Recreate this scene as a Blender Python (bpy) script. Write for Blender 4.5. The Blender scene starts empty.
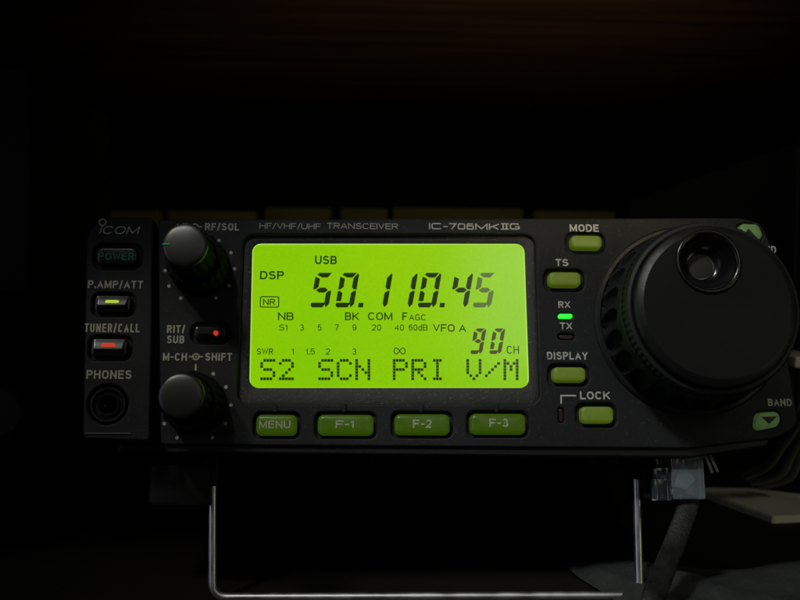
import bpy, bmesh, math, random
from mathutils import Vector, Matrix

random.seed(7)
S = bpy.context.scene
COL = S.collection
MM = 0.001

# ------------------------------------------------------------------ camera
# The set stands tilted back on its wire stand.  Panel frame: x right, y up along the
# panel, z out of the panel; its origin is the foot of the camera on the panel plane.
F = 950.0                      # focal length in photograph pixels (800 wide)
VX, VY = 360.0, 500.0          # where the panel's normal through the lens meets the picture
D = 222.0                      # lens to panel plane, mm
TILT = math.radians(14)
al = math.atan((VY - 300) / F)
be = math.atan((400 - VX) / F * math.cos(al))
cf = Vector((math.sin(be) * math.cos(al), math.sin(al), -math.cos(be) * math.cos(al)))
cr = Vector((math.cos(be), 0, math.sin(be)))
cu = cr.cross(cf)
CAMP = Vector((0, 0, D))


def ray(px, py):
    return (cf * F + cr * (px - 400) + cu * (300 - py))


def P(px, py, z=0.0):
    """point of the panel frame (mm) seen at a photo pixel, z mm proud of the panel"""
    d = ray(px, py)
    t = (z - CAMP.z) / d.z
    p = CAMP + d * t
    return Vector((p.x, p.y, z))


def proj(p):
    v = Vector(p) - CAMP
    k = F / v.dot(cf)
    return (400 + k * v.dot(cr), 300 - k * v.dot(cu))


RX = Matrix.Rotation(math.pi / 2 - TILT, 4, 'X')
_low = RX @ P(400, 600, -14)
TOW = Matrix.Translation((0, 0, -_low.z * MM + 0.0005)) @ RX      # panel frame (m) -> world, table at z = 0


def W(p):
    """panel-frame mm -> world metres"""
    return TOW @ (Vector(p) * MM)


CW = W(CAMP)
R3 = TOW.to_3x3()


def on_plane(px, py, axis, val):
    """world point (m) on a world-axis plane, seen at a photo pixel"""
    d = R3 @ ray(px, py)
    t = (val - CW[axis]) / d[axis]
    return CW + d * t


cam_d = bpy.data.cameras.new('camera')
cam = bpy.data.objects.new('camera', cam_d)
COL.objects.link(cam)
m = Matrix((cr, cu, -cf)).transposed()
cam.matrix_world = Matrix.Translation(CW) @ (R3 @ m).to_4x4()
cam_d.sensor_width = 36
cam_d.lens = F / 800 * 36
cam_d.clip_start = 0.005
cam_d.clip_end = 20
cam_d.dof.use_dof = True
cam_d.dof.focus_distance = 0.222
cam_d.dof.aperture_fstop = 22
S.camera = cam

# ------------------------------------------------------------------ light
S.view_settings.view_transform = 'Standard'
S.view_settings.look = 'None'
S.view_settings.gamma = 1
S.view_settings.exposure = 0
w = bpy.data.worlds.new('World')
S.world = w
w.use_nodes = True
w.node_tree.nodes['Background'].inputs[0].default_value = (0.6, 0.65, 0.7, 1)
w.node_tree.nodes['Background'].inputs[1].default_value = 0.0012


def lamp(name, kind, pos, aim, power, color, size=0.05, sy=None, spot=None):
    d = bpy.data.lights.new(name, kind)
    d.energy = power
    d.color = color
    if kind == 'AREA':
        d.shape = 'RECTANGLE' if sy else 'DISK'
        d.size = size
        if sy:
            d.size_y = sy
    else:
        d.shadow_soft_size = size
    if kind == 'SPOT':
        d.spot_size = math.radians(spot)
        d.spot_blend = 1.0
    o = bpy.data.objects.new(name, d)
    COL.objects.link(o)
    a, b = W(pos), W(aim)
    o.location = a
    o.rotation_euler = (b - a).to_track_quat('-Z', 'Y').to_euler()
    return o


# two added spots high on the left, narrowed into pools on the panel
lamp('added_panel_spot', 'SPOT', P(400, 300) + Vector((-170, 360, 470)), P(590, 350), 6.2, (0.98, 1.0, 0.94), 0.03, spot=19)
lamp('added_lower_spot', 'SPOT', P(400, 300) + Vector((-330, 380, 400)), P(300, 460), 3.2, (1.0, 0.95, 0.80), 0.03, spot=17)
# pale ceiling patch behind the camera on the right: the sheen on the right of the display
lamp('ceiling_lamp', 'AREA', P(512, 285) + Vector((92, 115, 520)), P(512, 285), 0.05, (1.0, 0.93, 0.95), 0.075, 0.12)
# added area lights, cool left and yellow-green right, for gleams along the chromed wire
lamp('added_cool_light', 'AREA', P(400, 300) + Vector((-420, 20, 240)), P(400, 430), 0.11, (0.66, 0.72, 1.0), 0.20, 0.30)
lamp('added_yellow_light', 'AREA', P(400, 480) + Vector((300, -20, 200)), P(300, 560), 0.035, (0.9, 1.0, 0.5), 0.07, 0.12)
# added area light overhead that puts a sheen on the domed knob caps
lamp('added_cap_light', 'AREA', P(400, 300) + Vector((-130, 360, 400)), P(190, 250), 0.095, (1.0, 1.0, 0.9), 0.10)
# added spot on the right to brighten things beyond the lower right corner
lamp('added_board_spot', 'SPOT', P(800, 500) + Vector((120, 170, 330)), P(765, 505, -70), 0.75, (1.0, 0.98, 0.86), 0.03, spot=20)
# added warm spot, aimed to brighten the wood overhead
lamp('added_wood_spot', 'SPOT', Vector((80, 84, 118)), Vector((45, 150, -80)), 0.75, (1.0, 0.80, 0.42), 0.015, spot=66)


# ------------------------------------------------------------------ materials
def mat(name, col, rough=0.5, metal=0.0, spec=0.5, emit=None, estr=1.0, bump=0.0, bscale=600.0,
        vary=0.0, vscale=40.0, speck=0.0, trans=0.0, coat=0.0, speck_col=(0.25, 0.26, 0.22), rvary=0.0, aniso=None):
    M = bpy.data.materials.new(name)
    M.use_nodes = True
    nt = M.node_tree
    N, L = nt.nodes, nt.links
    b = N['Principled BSDF']
    b.inputs['Base Color'].default_value = (*col, 1)
    b.inputs['Roughness'].default_value = rough
    b.inputs['Metallic'].default_value = metal
    b.inputs['Specular IOR Level'].default_value = spec
    b.inputs['Transmission Weight'].default_value = trans
    b.inputs['Coat Weight'].default_value = coat
    if emit:
        b.inputs['Emission Color'].default_value = (*emit, 1)
        b.inputs['Emission Strength'].default_value = estr
    tc = N.new('ShaderNodeTexCoord')

    def noise(scale, detail=3.0):
        n = N.new('ShaderNodeTexNoise')
        n.inputs['Scale'].default_value = scale
        n.inputs['Detail'].default_value = detail
        L.new(tc.outputs['Object'], n.inputs['Vector'])
        return n
    last = None
    if vary:
        n = noise(vscale)
        r = N.new('ShaderNodeMapRange')
        r.inputs['From Min'].default_value = 0.3
        r.inputs['From Max'].default_value = 0.7
        r.inputs['To Min'].default_value = 1 - vary
        r.inputs['To Max'].default_value = 1 + vary
        L.new(n.outputs['Fac'], r.inputs['Value'])
        x = N.new('ShaderNodeVectorMath')
        x.operation = 'SCALE'
        x.inputs[0].default_value = col
        L.new(r.outputs['Result'], x.inputs['Scale'])
        last = x.outputs['Vector']
    if speck:
        n = noise(1500.0, 2.0)
        r = N.new('ShaderNodeMapRange')
        r.inputs['From Min'].default_value = 0.62
        r.inputs['From Max'].default_value = 0.76
        r.inputs['To Min'].default_value = 0
        r.inputs['To Max'].default_value = speck
        L.new(n.outputs['Fac'], r.inputs['Value'])
        x = N.new('ShaderNodeMixRGB')
        x.inputs['Color1'].default_value = (*col, 1)
        x.inputs['Color2'].default_value = (*speck_col, 1)
        if last:
            L.new(last, x.inputs['Color1'])
        L.new(r.outputs['Result'], x.inputs['Fac'])
        last = x.outputs['Color']
    if last:
        L.new(last, b.inputs['Base Color'])
    if rvary:
        n = noise(180.0)
        r = N.new('ShaderNodeMapRange')
        r.inputs['From Min'].default_value = 0.3
        r.inputs['From Max'].default_value = 0.7
        r.inputs['To Min'].default_value = max(0.02, rough - rvary)
        r.inputs['To Max'].default_value = min(1, rough + rvary)
        L.new(n.outputs['Fac'], r.inputs['Value'])
        L.new(r.outputs['Result'], b.inputs['Roughness'])
    if bump:
        n = noise(bscale, 2.0)
        bp = N.new('ShaderNodeBump')
        bp.inputs['Strength'].default_value = bump
        bp.inputs['Distance'].default_value = 0.0002
        L.new(n.outputs['Fac'], bp.inputs['Height'])
        L.new(bp.outputs['Normal'], b.inputs['Normal'])
    return M


M_FACE = mat('textured_black_plastic', (0.0105, 0.0118, 0.0132), 0.6, spec=0.24, bump=0.35, bscale=6500, vary=0.28, vscale=45, speck=0.6, speck_col=(0.05, 0.055, 0.05), rvary=0.08)
M_CASE = mat('black_painted_metal', (0.007, 0.007, 0.008), 0.5, spec=0.3, bump=0.3, bscale=1500, vary=0.15)
M_KNOB = mat('satin_black_plastic', (0.010, 0.010, 0.011), 0.38, spec=0.35, bump=0.15, bscale=3000, vary=0.1, rvary=0.08)
M_CAP = mat('knob_cap_plastic', (0.013, 0.013, 0.013), 0.34, spec=0.75, bump=0.06, bscale=3000, vary=0.08)
M_DIALF = mat('dial_face_plastic', (0.011, 0.0115, 0.0115), 0.75, spec=0.12, bump=0.12, bscale=6000, vary=0.15, vscale=70, speck=0.35, speck_col=(.03, .03, .03))
M_GRIP = mat('grip_plastic', (0.015, 0.016, 0.018), 0.45, spec=0.25, bump=0.15, bscale=5000, vary=0.2)
M_RUBBER = mat('rubber_grip', (0.007, 0.007, 0.008), 0.7, spec=0.05, bump=0.3, bscale=1600, vary=0.2, speck=0.2)
M_GLOSS = mat('glossy_black_plastic', (0.006, 0.006, 0.007), 0.14, rvary=0.05)
M_DARK = mat('dark_gap', (0.004, 0.004, 0.004), 0.8)
M_BEZEL = mat('bezel_plastic', (0.014, 0.014, 0.014), 0.5, bump=0.5, bscale=5200, speck=0.8, speck_col=(0.12, 0.12, 0.08), vary=0.2, vscale=150)
M_INK = mat('grey_lettering_ink', (0.42, 0.41, 0.35), 0.6, vary=0.12, vscale=900)
M_INKB = mat('light_lettering_ink', (0.46, 0.46, 0.43), 0.6, vary=0.10, vscale=900)
M_TEAL = mat('teal_lettering_ink', (0.010, 0.16, 0.10), 0.6)
M_KEYTXT = mat('key_lettering_ink', (0.34, 0.42, 0.28), 0.6, vary=0.3, vscale=1500)
M_FKEY = mat('backlit_green_rubber', (0.028, 0.046, 0.003), 0.36, emit=(0.020, 0.049, 0.0002), estr=1.0, bump=0.1, vary=0.15, vscale=300, rvary=0.1)
M_BKEY = mat('lit_green_rubber', (0.105, 0.145, 0.024), 0.45, emit=(0.040, 0.066, 0.0018), estr=1.0, bump=0.1, vary=0.1, vscale=300)
M_PALE = mat('pale_green_rubber', (0.11, 0.22, 0.085), 0.5, emit=(0.022, 0.042, 0.010), estr=1.0, vary=0.1, vscale=300)
M_BLACK = mat('black_marking_ink', (0.006, 0.007, 0.006), 0.6)
M_MOUNT = mat('mount_plastic', (0.006, 0.006, 0.006), 0.6, spec=0.2, bump=0.1)
M_LKEY = mat('black_key_plastic', (0.014, 0.014, 0.014), 0.30, rvary=0.06)
M_LEDG = mat('lit_green_lens', (0.02, 0.3, 0.03), 0.4, emit=(0.03, 1.0, 0.05), estr=1.0)
M_LEDY = mat('lit_yellow_green_lens', (0.3, 0.4, 0.05), 0.4, emit=(0.38, 0.54, 0.035), estr=1.0)
M_LEDR = mat('lit_red_lens', (0.4, 0.03, 0.02), 0.4, emit=(0.56, 0.022, 0.010), estr=1.0)
M_LEDOFF = mat('unlit_red_lens', (0.025, 0.008, 0.006), 0.35)
M_GREENLINE = mat('green_lit_pointer', (0.02, 0.55, 0.22), 0.5)  # green light on the pointer mark is put into its colour
M_CHROME = mat('chromed_wire', (0.72, 0.72, 0.74), 0.38, metal=1.0, rvary=0.10)
M_STEEL = mat('dull_steel', (0.20, 0.20, 0.21), 0.4, metal=1.0, rvary=0.1)
M_BOARD = mat('beige_laminate', (0.44, 0.44, 0.36), 0.55, vary=0.08, vscale=60, bump=0.15, bscale=900)
M_CREAM = mat('cream_cable_sheath', (0.13, 0.125, 0.10), 0.5, vary=0.15, vscale=60)
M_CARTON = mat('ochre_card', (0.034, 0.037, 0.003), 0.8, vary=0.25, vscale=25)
M_TABLE = mat('black_table_top', (0.008, 0.007, 0.0055), 0.6, spec=0.2, vary=0.3, vscale=20, bump=0.1, bscale=300)
M_DEVICE = mat('dark_blue_grey_paint', (0.016, 0.020, 0.023), 0.6, vary=0.1, bump=0.1)
M_DEVICE2 = mat('soft_black_paint', (0.008, 0.008, 0.008), 0.6, spec=0.2, vary=0.1, bump=0.1)
M_CABLE = mat('grey_black_cable_sheath', (0.013, 0.014, 0.014), 0.5, vary=0.6, vscale=220, bump=0.7, bscale=1200, speck=0.25, speck_col=(.06, .065, .06))
M_GOLD = mat('gold_contacts', (0.8, 0.6, 0.25), 0.25, metal=1.0)


def plug_material():
    M = mat('clear_polycarbonate', (0.66, 0.76, 0.86), 0.14, trans=0.0, rvary=0.06)
    nt = M.node_tree
    b = nt.nodes['Principled BSDF']
    b.inputs['Transmission Weight'].default_value = 0.85
    b.inputs['IOR'].default_value = 1.5
    return M


M_PLUG = plug_material()
M_PLUGB = M_PLUG.copy()
M_PLUGB.name = 'clear_polycarbonate_thin'
_b = M_PLUGB.node_tree.nodes['Principled BSDF']
_b.inputs['Base Color'].default_value = (0.32, 0.37, 0.42, 1)
_b.inputs['Transmission Weight'].default_value = 0.95


def wood_material():
    M = bpy.data.materials.new('dark_brown_wood')
    M.use_nodes = True
    nt = M.node_tree
    N, L = nt.nodes, nt.links
    b = N['Principled BSDF']
    b.inputs['Roughness'].default_value = 0.5
    tc = N.new('ShaderNodeTexCoord')
    mp = N.new('ShaderNodeMapping')
    mp.inputs['Scale'].default_value = (3, 45, 45)
    n = N.new('ShaderNodeTexNoise')
    n.inputs['Scale'].default_value = 2.2
    n.inputs['Detail'].default_value = 8
    cr_ = N.new('ShaderNodeValToRGB')
    cr_.color_ramp.elements[0].position = 0.3
    cr_.color_ramp.elements[0].color = (0.035, 0.016, 0.006, 1)
    cr_.color_ramp.elements[1].position = 0.72
    cr_.color_ramp.elements[1].color = (0.11, 0.052, 0.018, 1)
    L.new(tc.outputs['Object'], mp.inputs['Vector'])
    L.new(mp.outputs['Vector'], n.inputs['Vector'])
    L.new(n.outputs['Fac'], cr_.inputs['Fac'])
    L.new(cr_.outputs['Color'], b.inputs['Base Color'])
    return M


M_WOOD = wood_material()


def lcd_material():
    """backlit liquid crystal sheet: slightly uneven backlight, glossy cover"""
    M = bpy.data.materials.new('backlit_display_sheet')
    M.use_nodes = True
    nt = M.node_tree
    N, L = nt.nodes, nt.links
    b = N['Principled BSDF']
    b.inputs['Base Color'].default_value = (0.02, 0.03, 0.005, 1)
    b.inputs['Roughness'].default_value = 0.16
    tc = N.new('ShaderNodeTexCoord')
    n = N.new('ShaderNodeTexNoise')
    n.inputs['Scale'].default_value = 13
    n.inputs['Detail'].default_value = 2
    L.new(tc.outputs['Object'], n.inputs['Vector'])
    r = N.new('ShaderNodeValToRGB')
    r.color_ramp.elements[0].position = 0.3
    r.color_ramp.elements[0].color = (0.190, 0.535, 0.0005, 1)
    r.color_ramp.elements[1].position = 0.7
    r.color_ramp.elements[1].color = (0.320, 0.600, 0.001, 1)
    L.new(n.outputs['Fac'], r.inputs['Fac'])
    n2 = N.new('ShaderNodeTexNoise')
    n2.inputs['Scale'].default_value = 1400
    n2.inputs['Detail'].default_value = 2
    L.new(tc.outputs['Object'], n2.inputs['Vector'])
    mr = N.new('ShaderNodeMapRange')
    mr.inputs['From Min'].default_value = 0.3
    mr.inputs['From Max'].default_value = 0.7
    mr.inputs['To Min'].default_value = 0.97
    mr.inputs['To Max'].default_value = 1.03
    L.new(n2.outputs['Fac'], mr.inputs['Value'])
    L.new(r.outputs['Color'], b.inputs['Emission Color'])
    L.new(mr.outputs['Result'], b.inputs['Emission Strength'])
    return M


M_LCD = lcd_material()
M_RIM = mat('display_edge_glow', (0.10, 0.16, 0.05), 0.3, emit=(0.40, 0.68, 0.09), estr=1.0)  # painted glow for light caught along the display's glass edge
M_SEG = mat('dark_crystal_segment', (0.010, 0.012, 0.006), 0.16, emit=(0.013, 0.030, 0.0008), vary=0.2, vscale=500)
M_SEGF = mat('paler_crystal_segment', (0.02, 0.03, 0.01), 0.16, emit=(0.075, 0.135, 0.020))  # paler crystal tone, for the last large digit only
M_SEGB = mat('reflection_brown_segment', (0.015, 0.012, 0.006), 0.16, emit=(0.045, 0.055, 0.0015))  # paler brown paints in the reflection over the small digits
M_SEGS = mat('thin_crystal_legend', (0.010, 0.014, 0.006), 0.16, emit=(0.014, 0.042, 0.0012))


# ------------------------------------------------------------------ mesh helpers
def link(name, me, material, parent=None, loc=None, smooth=35):
    me.materials.clear()
    me.materials.append(material)
    if smooth is not None:
        me.shade_smooth()
        me.set_sharp_from_angle(angle=math.radians(smooth))
    o = bpy.data.objects.new(name, me)
    COL.objects.link(o)
    if parent:
        o.parent = parent
    if loc is not None:
        o.location = loc
    return o


def bm_obj(name, bm, material, parent=None, loc=None, smooth=35):
    bmesh.ops.recalc_face_normals(bm, faces=bm.faces)
    me = bpy.data.meshes.new(name)
    bm.to_mesh(me)
    bm.free()
    return link(name, me, material, parent, loc, smooth)


def thing(name, label, cat, loc, group=None):
    o = bpy.data.objects.new(name, None)
    COL.objects.link(o)
    o.location = loc
    o.empty_display_size = 0.01
    tag(o, label, cat, group)
    return o


def tag(o, label, cat, group=None):
    o['label'] = label
    o['category'] = cat
    if group:
        o['group'] = group
    return o


def centred(pts):
    n = len(pts)
    return sum((Vector(p) for p in pts), Vector()) / n


def rr(cx, cy, hx, hy, r, n=6):
    """rounded rectangle loop (mm)"""
    r = min(r, hx - 1e-4, hy - 1e-4)
    out = []
    for (sx, sy, a0) in ((1, 1, 0), (-1, 1, 90), (-1, -1, 180), (1, -1, 270)):
        for i in range(n + 1):
            a = math.radians(a0 + 90 * i / n)
            out.append((cx + sx * (hx - r) + r * math.cos(a), cy + sy * (hy - r) + r * math.sin(a)))
    return out


def quad_rr(corners, r, n=6):
    """rounded polygon through panel points (x, y), radius r mm or a list of radii"""
    k = len(corners)
    rs = r if isinstance(r, (list, tuple)) else [r] * k
    out = []
    for i in range(k):
        p = Vector(corners[i][:2])
        a = (Vector(corners[i - 1][:2]) - p)
        b = (Vector(corners[(i + 1) % k][:2]) - p)
        la, lb = a.length, b.length
        a.normalize()
        b.normalize()
        ang = a.angle(b)
        t = min(rs[i] / math.tan(ang / 2), la * .49, lb * .49)
        rad = t * math.tan(ang / 2)
        c = p + (a + b).normalized() * (rad / math.sin(ang / 2))
        s, e = p + a * t - c, p + b * t - c
        for j in range(n + 1):
            f = j / n
            v = s.slerp(e, f).normalized() * rad
            out.append(tuple(c + v))
    return out


def circle(cx, cy, r, n=48):
    return [(cx + r * math.cos(2 * math.pi * i / n), cy + r * math.sin(2 * math.pi * i / n)) for i in range(n)]


def plate(name, loops, z0, z1, bev, material, parent=None, origin=(0, 0), seg=2, smooth=35):
    """flat plate with holes and rounded edges, loops in mm"""
    cu_ = bpy.data.curves.new(name, 'CURVE')
    cu_.dimensions = '2D'
    cu_.fill_mode = 'BOTH'
    for lp in loops:
        s = cu_.splines.new('POLY')
        s.points.add(len(lp) - 1)
        for q, p in zip(s.points, lp):
            q.co = ((p[0] - origin[0]) * MM, (p[1] - origin[1]) * MM, 0, 1)
        s.use_cyclic_u = True
    cu_.extrude = ((z1 - z0) / 2 - bev) * MM
    cu_.bevel_depth = bev * MM
    cu_.bevel_resolution = seg
    cu_.offset = -bev * MM
    t = bpy.data.objects.new('tmp', cu_)
    COL.objects.link(t)
    me = bpy.data.meshes.new_from_object(t.evaluated_get(bpy.context.evaluated_depsgraph_get()))
    bpy.data.objects.remove(t)
    bpy.data.curves.remove(cu_)
    me.name = name
    return link(name, me, material, parent, (origin[0] * MM, origin[1] * MM, (z0 + z1) / 2 * MM), smooth)


def loft(name, loops, material, parent=None, origin=(0, 0, 0), cap0=False, cap1=True, smooth=35):
    """skin a stack of equal-length loops of (x, y, z) mm"""
    bm = bmesh.new()
    og = Vector(origin)
    vs = [[bm.verts.new((Vector(p) - og) * MM) for p in lp] for lp in loops]
    n = len(loops[0])
    for a, b in zip(vs[:-1], vs[1:]):
        for i in range(n):
            j = (i + 1) % n
            bm.faces.new((a[i], a[j], b[j], b[i]))
    if cap0:
        bm.faces.new(list(reversed(vs[0])))
    if cap1:
        bm.faces.new(vs[-1])
    bmesh.ops.remove_doubles(bm, verts=bm.verts, dist=1e-7)
    return bm_obj(name, bm, material, parent, og * MM, smooth)


def lathe(name, prof, material, parent=None, loc=(0, 0, 0), n=96, mod=None, cap=True, smooth=35):
    """turn a profile [(r, z)] mm about z; mod(i_row, angle, r, z) -> r"""
    bm = bmesh.new()
    rows = []
    for k, (r, z) in enumerate(prof):
        if r < 1e-6:
            rows.append([bm.verts.new((0, 0, z * MM))])
            continue
        row = []
        for i in range(n):
            a = 2 * math.pi * i / n
            q = mod(k, a, r, z) if mod else r
            row.append(bm.verts.new((q * math.cos(a) * MM, q * math.sin(a) * MM, z * MM)))
        rows.append(row)
    for a, b in zip(rows[:-1], rows[1:]):
        for i in range(n):
            j = (i + 1) % n
            if len(a) == 1:
                bm.faces.new((a[0], b[i], b[j]))
            elif len(b) == 1:
                bm.faces.new((a[i], a[j], b[0]))
            else:
                bm.faces.new((a[i], a[j], b[j], b[i]))
    return bm_obj(name, bm, material, parent, Vector(loc) * MM, smooth)


def tube(name, pts, rad, material, parent=None, n=14, origin=None, flat=None, smooth=60):
    """round or flat tube along points (metres)"""
    pts = [Vector(p) for p in pts]
    og = Vector(origin) if origin is not None else Vector()
    bm = bmesh.new()
    rings = []
    prev = None
    for i, p in enumerate(pts):
        t = (pts[min(i + 1, len(pts) - 1)] - pts[max(i - 1, 0)]).normalized()
        if prev is None:
            ref = Vector((1, 0, 0)) if abs(t.x) < 0.8 else Vector((0, 1, 0))
            u = (ref - t * ref.dot(t)).normalized()
        else:
            u = (prev - t * prev.dot(t)).normalized()
        prev = u
        v = t.cross(u)
        ra = rad[i] if isinstance(rad, (list, tuple)) else rad
        ring = []
        for k in range(n):
            a = 2 * math.pi * k / n
            fx, fy = (1, 1) if not flat else flat
            ring.append(bm.verts.new(p + u * (ra * fx * math.cos(a)) + v * (ra * fy * math.sin(a)) - og))
        rings.append(ring)
    for a, b in zip(rings[:-1], rings[1:]):
        for i in range(n):
            j = (i + 1) % n
            bm.faces.new((a[i], a[j], b[j], b[i]))
    bm.faces.new(rings[0])
    bm.faces.new(rings[-1])
    return bm_obj(name, bm, material, parent, og, smooth)


def spline(pts, n=8):
    """Catmull-Rom through points"""
    pts = [Vector(p) for p in pts]
    q = [pts[0] * 2 - pts[1]] + pts + [pts[-1] * 2 - pts[-2]]
    out = []
    for i in range(1, len(q) - 2):
        a, b, c, d = q[i - 1:i + 3]
        for k in range(n):
            t = k / n
            out.append(0.5 * ((2 * b) + (c - a) * t + (2 * a - 5 * b + 4 * c - d) * t * t + (3 * b - a - 3 * c + d) * t ** 3))
    out.append(pts[-1])
    return out


def box_bm(bm, lo, hi, og=(0, 0, 0), scale=1.0, bev=0.0):
    r = bmesh.ops.create_cube(bm, size=1)
    for v in r['verts']:
        v.co = Vector([(lo[i] + hi[i]) / 2 + v.co[i] * (hi[i] - lo[i]) - og[i] for i in range(3)]) * scale
    if bev:
        es = {e for v in r['verts'] for e in v.link_edges}
        bmesh.ops.bevel(bm, geom=list(es), offset=bev * scale, segments=3, profile=0.5, affect='EDGES')


def prect(x0, y0, x1, y1, z=0.0):
    """pixel box -> centre and half sizes in panel mm"""
    a, b, c, d = P(x0, y0, z), P(x1, y0, z), P(x1, y1, z), P(x0, y1, z)
    cx = (a.x + b.x + c.x + d.x) / 4
    cy = (a.y + b.y + c.y + d.y) / 4
    hx = ((b.x - a.x) + (c.x - d.x)) / 4
    hy = ((a.y - d.y) + (b.y - c.y)) / 4
    return cx, cy, hx, hy


def arc(cx, cy, rx, ry, a0, a1, n=14, e=2.5):
    out = []
    for i in range(n + 1):
        a = math.radians(a0 + (a1 - a0) * i / n)
        c, s_ = math.cos(a), math.sin(a)
        out.append((cx + rx * math.copysign(abs(c) ** (2 / e), c), cy + ry * math.copysign(abs(s_) ** (2 / e), s_)))
    return out


def glyph(ch, e):
    """centre lines of a plain grotesque capital in a unit box; natural width"""
    A = lambda *a: arc(*a, e=e)
    g = {
        'A': ([[(0, 0), (.5, 1), (1, 0)], [(.18, .32), (.82, .32)]], .70),
        'B': ([[(0, 0), (0, 1), (.5, 1)] + A(.55, .76, .40, .24, 90, -90) + [(0, .52)], [(.5, .52)] + A(.58, .26, .42, .26, 90, -90) + [(0, 0)]], .62),
        'C': ([A(.5, .5, .5, .5, 38, 322)], .68),
        'D': ([[(0, 0), (0, 1), (.4, 1)] + A(.42, .5, .58, .5, 90, -90) + [(0, 0), (0, .3)]], .66),
        'E': ([[(1, 1), (0, 1), (0, 0), (1, 0)], [(0, .52), (.9, .52)]], .56),
        'F': ([[(1, 1), (0, 1), (0, 0)], [(0, .5), (.86, .5)]], .53),
        'G': ([A(.5, .5, .5, .5, 38, 318), [(1, 0), (1, .44), (.55, .44)]], .70),
        'H': ([[(0, 0), (0, 1)], [(1, 0), (1, 1)], [(0, .52), (1, .52)]], .66),
        'I': ([[(.5, 0), (.5, 1)]], 0.0),
        'K': ([[(0, 0), (0, 1)], [(1, 1), (0, .36)], [(.34, .58), (1, 0)]], .66),
        'L': ([[(0, 1), (0, 0), (1, 0)]], .52),
        'M': ([[(0, 0), (0, 1)], [(1, 0), (1, 1)], [(0, 1), (.5, .08), (1, 1)]], .82),
        'N': ([[(0, 0), (0, 1)], [(1, 0), (1, 1)], [(0, 1), (1, 0)]], .66),
        'O': ([A(.5, .5, .5, .5, 90, 455)], .70),
        'P': ([[(0, 0), (0, 1), (.5, 1)] + A(.56, .74, .44, .26, 90, -90) + [(0, .48)]], .60),
        'Q': ([A(.5, .5, .5, .5, 90, 455), [(.58, .26), (1.02, -.04)]], .70),
        'R': ([[(0, 0), (0, 1), (.5, 1)] + A(.56, .75, .42, .25, 90, -90) + [(0, .5)], [(.5, .5), (.96, 0)]], .64),
        'S': ([arc(.5, .76, .47, .24, 22, 262, e=2.2) + arc(.5, .26, .5, .26, 82, -165, e=2.2)], .62),
        'T': ([[(0, 1), (1, 1)], [(.5, 1), (.5, 0)]], .58),
        'U': ([[(0, 1), (0, .34)] + A(.5, .34, .5, .34, 180, 360) + [(1, 1)]], .66),
        'V': ([[(0, 1), (.5, 0), (1, 1)]], .66),
        'W': ([[(0, 1), (.26, 0), (.5, 1), (.74, 0), (1, 1)]], .98),
        'X': ([[(0, 0), (1, 1)], [(0, 1), (1, 0)]], .64),
        'Y': ([[(0, 1), (.5, .44), (1, 1)], [(.5, .44), (.5, 0)]], .66),
        '/': ([[(0, -.06), (1, 1.06)]], .30),
        '-': ([[(0, .45), (1, .45)]], .24),
        '.': ([[(.5, -.02), (.5, .06)]], 0.0),
        '0': ([A(.5, .5, .5, .5, 90, 455)], .46),
        '1': ([[(.95, 0), (.95, 1), (.0, .78)]], .16),
        '2': ([arc(.5, .70, .5, .30, 170, -20, e=2) + [(0, 0), (1, 0)]], .46),
        '3': ([arc(.46, .76, .46, .24, 160, -80, e=2) + arc(.48, .26, .52, .26, 85, -160, e=2)], .46),
        '4': ([[(.78, 0), (.78, 1), (0, .28), (1, .28)]], .48),
        '5': ([[(.9, 1), (.12, 1), (.05, .52)] + arc(.48, .33, .52, .33, 125, -155, e=2)], .46),
        '6': ([A(.5, .32, .5, .32, 90, 455), [(0, .3), (0, .5)] + A(.5, .5, .5, .5, 180, 35 if e < 4 else 85) + ([(.95, 1)] if e >= 4 else [])], .46),
        '7': ([[(0, 1), (1, 1), (.35, 0)]], .46),
        '9': ([A(.5, .68, .5, .32, 90, 455), [(1, .7), (1, .5)] + A(.5, .5, .5, .5, 0, -145)], .46),
        'd': ([A(.5, .34, .5, .34, 90, 455), [(1, 1), (1, 0)]], .46),
    }
    return g[ch]


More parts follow.
